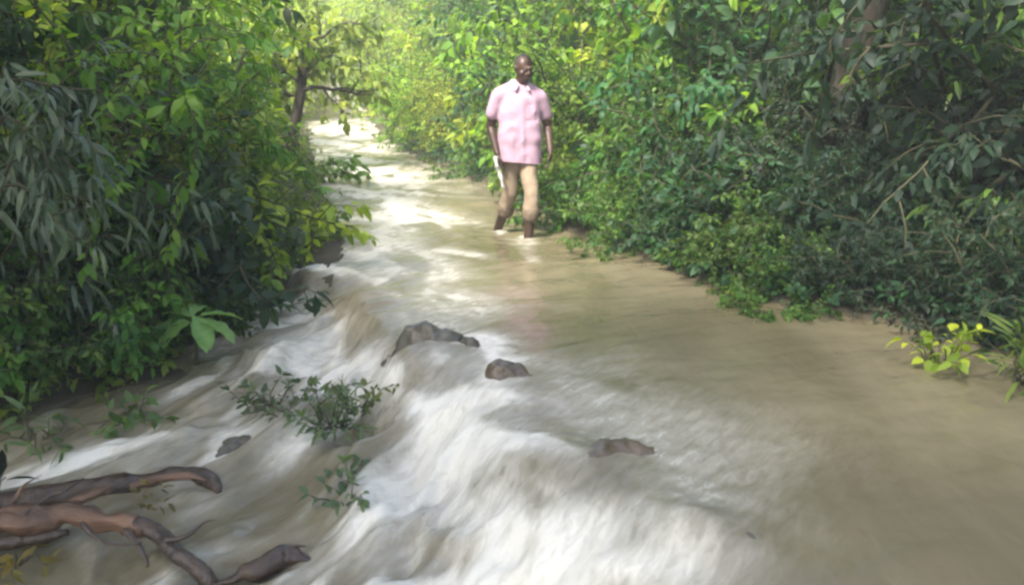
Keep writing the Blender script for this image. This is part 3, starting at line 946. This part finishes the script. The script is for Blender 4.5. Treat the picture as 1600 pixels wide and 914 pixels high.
def overhang():
    x, y = xy(470, 11.2, .3)
    pl = Plant(611, leaf=0.15, ratio=0.42, spacing=0.05, droop=0.35); r = pl.r
    for k in range(6):
        pl.branch((0, 0, 0), (1.0, r.uniform(-.35, .35), r.uniform(.15, .65)), r.uniform(.75, 1.05), .010, 0, 6, -.11)
    root = bpy.data.objects.new("shrub", None); COL.objects.link(root); root.location = (x - .15, y, max(ground_z(x, y), 0.0) + .02)
    tag(root, "low green bush leaning far out over the pale stream from the left bank", "shrub", SHRUB_GROUP["L"])
    f = link("foliage", pl.lv.mesh("foliage", M_LEAF), root); f.color = (*MID, 1)
    link("stems", pl.t.mesh("stems", M_STEM), root)


overhang()


def bare_stem(pts, label, r=0.012):
    tb = Tubes(6)
    P = [Vector((*xy(u, Y, z), z)) for u, Y, z in pts]
    base = P[0].copy()
    tb.add([p - base for p in P], [r * (1 - 0.5 * i / len(P)) for i in range(len(P))])
    o = link("bare_stem", tb.mesh("bare_stem", M_STEM), None, base); tag(o, label, "stem", "bare stems in the thicket")


bare_stem([(82, 4.9, -.02), (78, 4.9, .15), (66, 4.9, .32), (52, 4.92, .48), (50, 4.95, .62)], "pale bare stem standing upright in the dark left thicket")
bare_stem([(135, 5.0, -.36), (125, 5.0, -.22), (112, 5.0, -.08), (100, 5.02, .05)], "short pale stem leaning over the pool edge, below the upright one", .010)
bare_stem([(310, 5.9, .02), (285, 5.9, .1), (255, 5.92, .2), (225, 5.95, .36), (190, 6, .46)], "pale arching twig above the broad-leaved seedling", .010)


# ------------------------------------------------------------------ driftwood
def noisy(me, amp, sc, seed=0):
    off = Vector((seed * 3.1, seed * 1.7, 0))
    for v in me.vertices:
        v.co += v.normal * (mnoise.fractal(v.co * sc + off, 1.0, 2.0, 4) * amp)
    me.update()


def smooth_path(P, k=5):
    out = []
    for i in range(len(P) - 1):
        p0 = P[max(i - 1, 0)]; p1 = P[i]; p2 = P[i + 1]; p3 = P[min(i + 2, len(P) - 1)]
        for j in range(k):
            t = j / k
            out.append(tuple(0.5 * ((2 * b) + (c - a) * t + (2 * a - 5 * b + 4 * c - d) * t * t + (-a + 3 * b - 3 * c + d) * t ** 3) for a, b, c, d in zip(p0, p1, p2, p3)))
    out.append(P[-1])
    return out


def limb(name, px, mat, parent, origin, amp=0.014, seed=1):
    P = []
    for (u, v, z, r) in px:
        x, y = at(u, v, z)
        P.append((x - origin[0], y - origin[1], z - origin[2], r))
    P = smooth_path(P, 6)
    tb = Tubes(14)
    tb.add([p[:3] for p in P], [p[3] for p in P])
    me = tb.mesh(name, mat); noisy(me, amp, 7, seed)
    return link(name, me, parent)


ox, oy = at(150, 828, -.45)
dw = bpy.data.objects.new("driftwood", None); COL.objects.link(dw); dw.location = (ox, oy - .09, -.385)
tag(dw, "reddish brown fallen branch lying in the flood, bottom left corner", "driftwood")
O = (ox, oy, -.5)
main = limb("main_limb", [(-110, 852, -.42, 0.0574), (-20, 840, -.41, 0.0541), (70, 832, -.41, 0.0476), (120, 826, -.41, 0.0459), (160, 832, -.42, 0.0426), (215, 841, -.43, 0.0377), (240, 846, -.44, 0.0344)], M_WOOD, dw, O, 0.034, 1)
limb("soaked_limb", [(205, 838, -.44, 0.0295), (238, 845, -.44, 0.0336), (262, 854, -.445, 0.0361), (285, 878, -.46, 0.0328), (312, 900, -.48, 0.0361), (340, 925, -.53, 0.0328), (380, 960, -.62, 0.0287)], M_WOODDARK, dw, O, 0.022, 4)
limb("side_branch", [(100, 828, -.42, 0.0279), (140, 806, -.38, 0.0213), (170, 793, -.35, 0.0148), (192, 782, -.33, 0.0049)], M_WOOD, dw, O, 0.010, 2)
limb("twig", [(60, 830, -.38, 0.0115), (95, 800, -.34, 0.0090), (120, 790, -.33, 0.0066), (150, 770, -.32, 0.0025)], M_WOODDARK, dw, O, 0.004, 12)
limb("lower_limb", [(-60, 874, -.48, 0.0369), (0, 870, -.48, 0.0328), (60, 864, -.48, 0.0295), (130, 852, -.47, 0.0164)], M_WOODDARK, dw, O, 0.014, 3)
limb("twig", [(215, 850, -.42, 0.0131), (240, 880, -.46, 0.0098), (250, 905, -.5, 0.0066)], M_WOODDARK, dw, O, 0.006, 13)
limb("twig", [(20, 832, -.38, .012), (48, 802, -.35, .010), (60, 782, -.31, .007), (88, 765, -.29, .002)], M_WOOD, dw, O, 0.004, 14)
limb("twig", [(150, 840, -.40, .012), (178, 866, -.42, .009), (215, 872, -.44, .007), (240, 868, -.43, .002)], M_WOODDARK, dw, O, 0.004, 15)
limb("twig", [(276, 866, -.42, .012), (310, 858, -.40, .009), (335, 838, -.38, .006), (352, 834, -.38, .002)], M_WOODDARK, dw, O, 0.004, 16)
r4 = Plant(411, leaf=0.05, ratio=0.42, spacing=0.03)
for k in range(4):
    a = k * 0.9
    x, y = at(232 + 9 * k, 812 - 3 * (k % 3), -.45)
    r4.branch((x - O[0], y - O[1], -0.0), (math.cos(a), math.sin(a), 0.7), 0.13, 0.004, 0, 4, -0.05)
lf = link("leaves", r4.lv.mesh("leaves", M_LEAF), dw); lf.color = (0.11, 0.095, 0.035, 1); lf["label"] = "yellowing leaves caught on the branch"

ox, oy = at(430, 890, -.45)
rt = bpy.data.objects.new("root_stump", None); COL.objects.link(rt); rt.location = (ox + .02, oy - .07, -.57)
tag(rt, "dark soaked wood knot breaking the water at the bottom edge", "driftwood")
O = (ox, oy, -.65)
limb("knot", [(335, 930, -.50, .026), (380, 912, -.47, .028), (415, 898, -.455, .033), (440, 884, -.45, .036), (466, 886, -.46, .028), (500, 900, -.50, .020), (540, 917, -.56, .006)], M_WOODDARK, rt, O, 0.03, 5)
limb("root", [(430, 890, -.45, .02), (455, 868, -.42, .012), (478, 866, -.42, .005)], M_WOODDARK, rt, O, 0.006, 6)

ox, oy = at(200, 775, -.42)
lg = bpy.data.objects.new("sunken_log", None); COL.objects.link(lg); lg.location = (ox, oy - .06, -.53)
tag(lg, "dark sunken log with muddy water sliding over it, left of the rocks", "log")
O = (ox, oy, -.6)
limb("log", [(-60, 812, -.47, .06), (60, 795, -.455, .062), (160, 778, -.445, .058), (250, 762, -.435, .05), (310, 756, -.43, .044), (340, 766, -.435, .034), (352, 782, -.46, .018)], M_WOODDARK, lg, O, 0.022, 7)
limb("broken_limb", [(215, 775, -.40, .020), (262, 760, -.375, .018), (305, 756, -.38, .015), (332, 764, -.40, .006)], M_WOOD, lg, O, 0.009, 8)


# ------------------------------------------------------------------ rocks
def rock(u, v, z, sx, sy, sz, label, mat, seed, rz=0.0, k=0.97):
    bm = bmesh.new(); bmesh.ops.create_icosphere(bm, subdivisions=5, radius=1)
    off = Vector((seed * 5.3, seed * 2.9, seed))
    for q in bm.verts:
        n = mnoise.fractal(q.co * 1.1 + off, 1.0, 2.0, 5)
        rd = mnoise.voronoi(q.co * 1.3 + off)[0][0]
        q.co *= 1 + 0.34 * n + 0.30 * (rd - 0.4) + 0.05 * mnoise.fractal(q.co * 6 + off, 1.0, 2.0, 3)
        q.co = Vector((q.co.x * sx, q.co.y * sy, q.co.z * sz))
    me = bpy.data.meshes.new("rock"); bm.to_mesh(me); bm.free()
    me.polygons.foreach_set("use_smooth", np.ones(len(me.polygons), dtype=bool))
    me.materials.append(mat)
    x, y = at(u, v, z)
    z = water_z(x, y) + 0.02 - k * sz
    o = link("rock", me, None, (x, y, z), (0, 0, rz)); tag(o, label, "rock", "wet rocks on the lip of the fall")


rock(668, 592, -.22, .25, .17, .22, "grey-green wet rock at the head of the fall", M_ROCKG, 1, .3, .70)
rock(735, 588, -.20, .11, .12, .14, "small grey rock touching the grey-green one", M_ROCKG, 2)
rock(808, 628, -.17, .20, .17, .19, "brown hump of rock under the water at the lip, right of the small grey one", M_ROCK, 3, -.3)
rock(960, 775, -.19, .20, .18, .17, "reddish brown rock in the middle of the lower lip", M_ROCK, 5, .2)
rock(1135, 862, -.10, .10, .08, .085, "small dark rock nearest the bottom edge, right of the foam", M_ROCKG, 7)
rock(385, 772, -.60, .13, .10, .12, "dark broken rock at the end of the sunken log", M_ROCKG, 9, .6)


# ------------------------------------------------------------------ the walking man
def caps_mesh(name, caps, voxel, mat, smooth=4, blobs=(), post=None):
    bm = bmesh.new()
    for c in caps:
        p, r1, q, r2 = Vector(c[0]), c[1], Vector(c[2]), c[3]
        d = q - p; L = d.length
        rot = d.to_track_quat("Z", "Y").to_matrix().to_4x4()
        bmesh.ops.create_cone(bm, cap_ends=True, segments=20, radius1=r1, radius2=r2, depth=L, matrix=Matrix.Translation((p + q) / 2) @ rot)
        bmesh.ops.create_icosphere(bm, subdivisions=3, radius=r1, matrix=Matrix.Translation(p))
        bmesh.ops.create_icosphere(bm, subdivisions=3, radius=r2, matrix=Matrix.Translation(q))
    for (c, rad, rx) in blobs:
        bmesh.ops.create_icosphere(bm, subdivisions=4, radius=1, matrix=Matrix.Translation(c) @ Matrix.Rotation(rx, 4, "X") @ Matrix.Diagonal((*rad, 1)))
    me = bpy.data.meshes.new(name + "_raw"); bm.to_mesh(me); bm.free()
    tmp = bpy.data.objects.new("tmp", me); COL.objects.link(tmp)
    rm = tmp.modifiers.new("r", "REMESH"); rm.mode = "VOXEL"; rm.voxel_size = voxel
    sm = tmp.modifiers.new("s", "SMOOTH"); sm.factor = 0.5; sm.iterations = smooth
    dg = bpy.context.evaluated_depsgraph_get()
    out = bpy.data.meshes.new_from_object(tmp.evaluated_get(dg)); out.name = name
    bpy.data.objects.remove(tmp)
    out.materials.clear()
    for m in (mat if isinstance(mat, list) else [mat]): out.materials.append(m)
    out.polygons.foreach_set("use_smooth", np.ones(len(out.polygons), dtype=bool))
    if post: post(out)
    return out


M_SKIN = noise_mat("skin", (0.040, 0.022, 0.015), (0.062, 0.035, 0.024), 12, 0.45, 0.05, 60)
M_HAIR = noise_mat("short_hair", (0.006, 0.005, 0.005), (0.018, 0.016, 0.015), 60, 0.8, 0.6, 140)
M_EYE = noise_mat("eye_white", (0.14, 0.12, 0.11), (0.2, 0.18, 0.16), 5, 0.4, 0)
M_LIP = noise_mat("lips", (0.05, 0.02, 0.018), (0.07, 0.03, 0.026), 10, 0.4, 0)
M_SHIRT = noise_mat("pink_cotton", (0.36, 0.235, 0.305), (0.43, 0.29, 0.365), 6, 0.85, 0.12, 90, spec=0.2)
M_COLLAR = noise_mat("pale_cotton", (0.42, 0.30, 0.37), (0.48, 0.35, 0.42), 6, 0.85, 0.12, 90, spec=0.2)
M_TROUSER = noise_mat("brown_trouser_cloth", (0.235, 0.18, 0.125), (0.33, 0.255, 0.18), 5, 0.9, 0.15, 60, spec=0.2)
M_TROUSERW = noise_mat("wet_trouser_cloth", (0.11, 0.082, 0.055), (0.17, 0.13, 0.09), 5, 0.6, 0.15, 60, spec=0.3)
M_CLOTH = noise_mat("pale_cloth", (0.62, 0.60, 0.55), (0.72, 0.70, 0.66), 8, 0.9, 0.2, 50, spec=0.2)


def hand(caps, wrist, d, palm_n, s=1.0):
    """palm and five curled fingers; d along the hand, palm_n out of the palm, thumb on side t"""
    d = Vector(d).normalized(); n = Vector(palm_n); n = (n - d * n.dot(d)).normalized(); t = d.cross(n) * s
    w = Vector(wrist)
    for k in (-1.5, -.5, .5, 1.5):
        b = w + d * 0.085 + t * k * 0.019
        caps.append((w + t * k * 0.010, .016, b, .0115))
        L = {1.5: .072, .5: .080, -.5: .075, -1.5: .058}[k]
        m1 = b + d * L * 0.45 + n * L * 0.16; m2 = m1 + d * L * 0.28 + n * L * 0.26; m3 = m2 + d * L * 0.08 + n * L * 0.22
        caps += [(b, .0095, m1, .009), (m1, .009, m2, .0085), (m2, .0085, m3, .0075)]
    tb = w + d * 0.03 + t * 0.025
    t1 = tb + d * 0.028 + t * 0.026 + n * 0.012; t2 = t1 + d * 0.03 + t * 0.004 + n * 0.012
    caps += [(w + d * 0.01 + t * 0.008, .015, tb, .013), (tb, .012, t1, .0105), (t1, .0105, t2, .009)]


def person():
    px, py = at(811, 368, 0.0)
    root = bpy.data.objects.new("person", None); COL.objects.link(root)
    root.location = (px, py, -0.15); root.rotation_euler = (0, 0, math.radians(9))
    tag(root, "person in pink short-sleeved shirt and rolled brown trousers wading through the stream", "person")
    caps = []
    FH, FK, FA = (.07, 0, .90), (.085, -.14, .51), (.055, -.14, .10)
    BH, BK, BA = (-.07, .03, .90), (-.075, .04, .51), (-.150, .30, .15)
    caps += [(FH, .066, FK, .046), (FK, .046, (.075, -.13, .36), .050), ((.075, -.13, .36), .052, FA, .038)]
    caps += [(BH, .066, BK, .046), (BK, .046, (-.105, .14, .37), .050), ((-.105, .14, .37), .052, BA, .038)]
    caps += [(FA, .04, (.055, -.10, .05), .04), ((.055, -.11, .05), .042, (.065, -.28, .035), .034), ((.065, -.28, .035), .034, (.065, -.33, .03), .028)]
    caps += [(BA, .04, (-.152, .33, .09), .038), ((-.152, .32, .09), .04, (-.155, .17, .04), .034), ((-.155, .17, .04), .034, (-.155, .11, .03), .027)]
    caps += [((-.06, .02, .93), .09, (.06, .02, .93), .09), ((0, .02, .95), .10, (0, .01, 1.2), .095), ((-.07, .01, 1.25), .08, (.07, .01, 1.25), .08), ((-.10, .01, 1.36), .06, (.10, .01, 1.35), .06)]
    caps += [((-.17, 0, 1.385), .048, (0, .01, 1.40), .06), ((.17, 0, 1.365), .048, (0, .01, 1.40), .06)]
    caps += [((0.01, .015, 1.40), .058, (.025, -.01, 1.52), .053)]
    LS, LE, LW = (-.185, 0, 1.375), (-.238, .08, 1.10), (-.200, -.04, .885)
    RS, RE, RW = (.185, 0, 1.355), (.262, .05, 1.09), (.250, -.13, .90)
    for S, E, Wr in ((LS, LE, LW), (RS, RE, RW)):
        caps += [(S, .052, E, .040), (E, .040, tuple(Vector(E).lerp(Vector(Wr), .3)), .041), (tuple(Vector(E).lerp(Vector(Wr), .3)), .040, Wr, .026)]
    hand(caps, LW, (.12, -.12, -1), (1, .1, 0), 1)
    hand(caps, RW, (-.10, -.25, -1), (-1, .1, 0), -1)
    hc = Vector((.03, -.045, 1.59))
    blobs = [(hc + Vector((0, .015, .015)), (.074, .094, .098), .25), (hc + Vector((0, -.03, -.055)), (.055, .062, .062), .2), (hc + Vector((0, -.062, -.088)), (.028, .026, .022), 0),
             (hc + Vector((0, -.098, -.028)), (.014, .018, .020), .3), (hc + Vector((0, -.090, .0)), (.010, .014, .028), .3), (hc + Vector((-.014, -.090, -.034)), (.010, .012, .009), 0), (hc + Vector((.014, -.090, -.034)), (.010, .012, .009), 0),
             (hc + Vector((0, -.078, .022)), (.052, .018, .011), 0), (hc + Vector((0, -.084, -.060)), (.026, .013, .009), 0), (hc + Vector((0, -.082, -.072)), (.024, .013, .009), 0),
             (hc + Vector((-.077, .012, -.005)), (.010, .020, .032), .2), (hc + Vector((.077, .012, -.005)), (.010, .020, .032), .2),
             (hc + Vector((-.030, -.076, .002)), (.014, .012, .010), 0), (hc + Vector((.030, -.076, .002)), (.014, .012, .010), 0),
             (hc + Vector((-.045, -.055, -.03)), (.026, .026, .024), 0), (hc + Vector((.045, -.055, -.03)), (.026, .026, .024), 0)]

    yaw = Matrix.Rotation(math.radians(20), 3, "Z") @ Matrix.Rotation(math.radians(10), 3, "X")
    blobs = [(hc + yaw @ (Vector(c) - hc) * .95, tuple(q * .95 for q in r_), x_ + .17) for c, r_, x_ in blobs]
    inv = yaw.inverted()

    def face(me):
        for p in me.polygons:
            c = inv @ (Vector(p.center) - hc) / .95
            if c.y < -.078 and abs(abs(c.x) - .030) < .011 and abs(c.z - .002) < .0045:
                p.material_index = 1
            elif c.y < -.086 and abs(c.x) < .024 and -.078 < c.z < -.056:
                p.material_index = 2
    link("body", caps_mesh("body", caps, .0058, [M_SKIN, M_EYE, M_LIP], 3, blobs, face), root)
    # hair: a close cap over the skull
    hair = caps_mesh("hair", [], .006, M_HAIR, 3, [(hc + Vector((0, .026, .028)), (.075, .092, .092), .32)])
    bm = bmesh.new(); bm.from_mesh(hair)
    dele = [f for f in bm.faces if (lambda c: c.z < .03 + (c.y + .05) * -0.55 and not (c.z > .055))(f.calc_center_median() - hc)]
    bmesh.ops.delete(bm, geom=dele, context="FACES"); bm.to_mesh(hair); bm.free()
    noisy(hair, .004, 45, 3)
    link("hair", hair, root)

    # trousers
    tc = [((-.055, .02, .92), .095, (.055, .02, .92), .095), ((.068, 0, .88), .092, (.085, -.130, .53), .066), ((.085, -.130, .53), .066, (.080, -.138, .385), .070),
          ((-.068, .03, .88), .092, (-.076, .042, .53), .066), ((-.076, .042, .53), .066, (-.100, .122, .39), .069)]

    def folds(amp, sc, st):
        def f(me):
            for v in me.vertices:
                q = Vector((v.co.x * st[0], v.co.y * st[1], v.co.z * st[2])) * sc
                n = mnoise.fractal(q, 1.0, 2.0, 3)
                v.co += v.normal * (amp * n)
            me.update()
        return f
    tr = link("trousers", caps_mesh("trousers", tc, .011, M_TROUSER, 5, (), folds(.010, 10, (1, 1, .8))), root)
    hem = caps_mesh("rolled_hem", [((.080, -.138, .375), .078, (.079, -.138, .352), .077)], .01, M_TROUSERW, 3, (), folds(.006, 14, (1, 1, 1)))
    link("rolled_hem", hem, tr)
    hem = caps_mesh("rolled_hem", [((-.102, .126, .378), .077, (-.104, .134, .355), .076)], .01, M_TROUSERW, 3, (), folds(.006, 14, (1, 1, 1)))
    link("rolled_hem", hem, tr)

    # shirt
    sc_ = [((-.075, .01, 1.32), .102, (.08, .01, 1.31), .100), ((-.072, .0, 1.22), .112, (.078, .0, 1.22), .112), ((-.072, -.01, 1.10), .117, (.082, -.01, 1.10), .117),
           ((-.072, -.015, 1.00), .120, (.084, -.015, 1.00), .120), ((-.068, -.01, .90), .114, (.088, -.01, .90), .114), ((-.068, -.01, .80), .116, (.090, -.01, .80), .116),
           ((-.068, -.01, .70), .118, (.090, -.01, .70), .118), ((-.070, -.01, 1.0), .114, (-.068, -.01, .70), .118), ((.082, -.01, 1.0), .114, (.090, -.01, .70), .118),
           ((-.072, -.01, 1.0), .12, (-.075, .01, 1.3), .105), ((.084, -.01, 1.0), .12, (.08, .01, 1.3), .105), ((.01, 0, 1.3), .115, (.01, -.02, .70), .134),
           ((-.165, .005, 1.372), .070, (-.03, .01, 1.415), .083), ((.165, .005, 1.352), .070, (.05, .01, 1.405), .083),
           ((-.178, .005, 1.365), .068, (-.230, .03, 1.215), .061), ((.180, .005, 1.345), .068, (.243, .035, 1.195), .059)]

    def shirt_post(me):
        bm = bmesh.new(); bm.from_mesh(me)
        bmesh.ops.bisect_plane(bm, geom=bm.verts[:] + bm.edges[:] + bm.faces[:], plane_co=(0, 0, .80), plane_no=(.10, .04, 1), clear_inner=True)
        for v in bm.verts:
            if abs(v.co.x) < .2:
                k = max(0.0, min(1.0, (1.40 - v.co.z) / .35))
                ang = math.atan2(v.co.x - .01, -v.co.y + .02)
                fold = math.sin(ang * 5 + 2.6 * math.sin(v.co.z * 4 + 1) + 1.0) * .005 * max(0, (1.15 - v.co.z) / .3) + (abs(mnoise.noise(Vector((v.co.x * 9 + v.co.z * 5, v.co.y * 6, v.co.z * 7 - v.co.x * 4)))) - .2) * -.013
                if v.co.y < -.03 and abs(v.co.x - .012) < .017 and v.co.z < 1.40: fold += .004
                if v.co.y < -.03 and abs(v.co.x - .085) < .040 and 1.17 < v.co.z < 1.28: fold += .005
                v.co += v.normal * (fold * (.3 + .7 * k))
        bm.to_mesh(me); bm.free()
        me.polygons.foreach_set("use_smooth", np.ones(len(me.polygons), dtype=bool))
    sh = link("shirt", caps_mesh("shirt", sc_, .0075, M_SHIRT, 48, (), shirt_post), root)
    col = caps_mesh("collar", [((-.055, .03, 1.475), .026, (-.03, -.062, 1.445), .020), ((.075, .03, 1.465), .026, (.06, -.062, 1.44), .020), ((-.055, .03, 1.475), .026, (.075, .03, 1.465), .026),
                               ((-.03, -.062, 1.445), .020, (-.045, -.085, 1.415), .012), ((.06, -.062, 1.44), .02, (.07, -.085, 1.41), .012)], .007, M_COLLAR, 3)
    link("collar", col, sh)
    # strip of cloth in the hand
    bm = bmesh.new()
    pts = [(-.200, -.115, .86), (-.198, -.115, .80), (-.180, -.10, .74), (-.155, -.09, .66), (-.135, -.08, .58)]
    pts = smooth_path(pts, 4)
    rows = []
    for i, p in enumerate(pts):
        wv = .017 + .004 * math.sin(i * 1.3)
        rows.append([bm.verts.new((p[0] + dx * wv, p[1] + dy + .006 * math.sin(i * .9 + dx), p[2])) for dx, dy in ((-1, 0), (0, -.010), (1, 0), (0, .010))])
    for a, b in zip(rows, rows[1:]):
        for j in range(4):
            bm.faces.new((a[j], a[(j + 1) % 4], b[(j + 1) % 4], b[j]))
    bm.faces.new(rows[0][::-1]); bm.faces.new(rows[-1])
    me = bpy.data.meshes.new("cloth_strip"); bm.to_mesh(me); bm.free(); me.materials.append(M_CLOTH)
    me.polygons.foreach_set("use_smooth", np.ones(len(me.polygons), dtype=bool))
    o = link("cloth_strip", me, None, root.location); tag(o, "pale strip of cloth hanging from the wading man's hand", "cloth")


person()


# ------------------------------------------------------------------ world and sun
def setup_light():
    sd = Vector((-0.38, -0.52, 0.85)).normalized()
    el = math.asin(sd.z); az = math.atan2(sd.x, sd.y)
    wd = bpy.data.worlds.new("World"); scene.world = wd; wd.use_nodes = True
    nt = wd.node_tree; nt.nodes.clear()
    sky = nt.nodes.new("ShaderNodeTexSky"); sky.sky_type = "NISHITA"; sky.sun_disc = False
    sky.sun_elevation = el; sky.sun_rotation = az; sky.dust_density = 4.0; sky.air_density = 1.0; sky.ozone_density = 0.7
    bg = nt.nodes.new("ShaderNodeBackground"); bg.inputs["Strength"].default_value = 0.06
    ou = nt.nodes.new("ShaderNodeOutputWorld")
    nt.links.new(sky.outputs[0], bg.inputs[0]); nt.links.new(bg.outputs[0], ou.inputs[0])
    ld = bpy.data.lights.new("sun", "SUN"); ld.energy = 1.5; ld.angle = math.radians(14); ld.color = (1.0, 0.95, 0.86)
    lo = bpy.data.objects.new("sun", ld); COL.objects.link(lo)
    lo.rotation_euler = sd.to_track_quat("Z", "Y").to_euler()
    lo.location = (0, 0, 20)


setup_light()


def haze():
    m, nt, out = new_mat("haze")
    pv = nt.nodes.new("ShaderNodeVolumePrincipled")
    pv.inputs["Color"].default_value = (0.93, 0.96, 0.90, 1)
    pv.inputs["Density"].default_value = 0.006
    nt.links.new(pv.outputs[0], out.inputs["Volume"])
    bm = bmesh.new(); bmesh.ops.create_cube(bm, size=1)
    me = bpy.data.meshes.new("haze"); bm.to_mesh(me); bm.free(); me.materials.append(m)
    o = link("haze", me, None, (0, 140, 6), (0, 0, 0), (1700, 1800, 20))
    tag(o, kind="stuff")


haze()
vs = scene.view_settings
vs.view_transform = "Standard"; vs.look = "None"; vs.gamma = 1.0; vs.use_curve_mapping = False
vs.exposure = 3.3
scene.cycles.filter_width = 2.6
scene.cycles.use_denoising = True
scene.cycles.max_bounces = 8
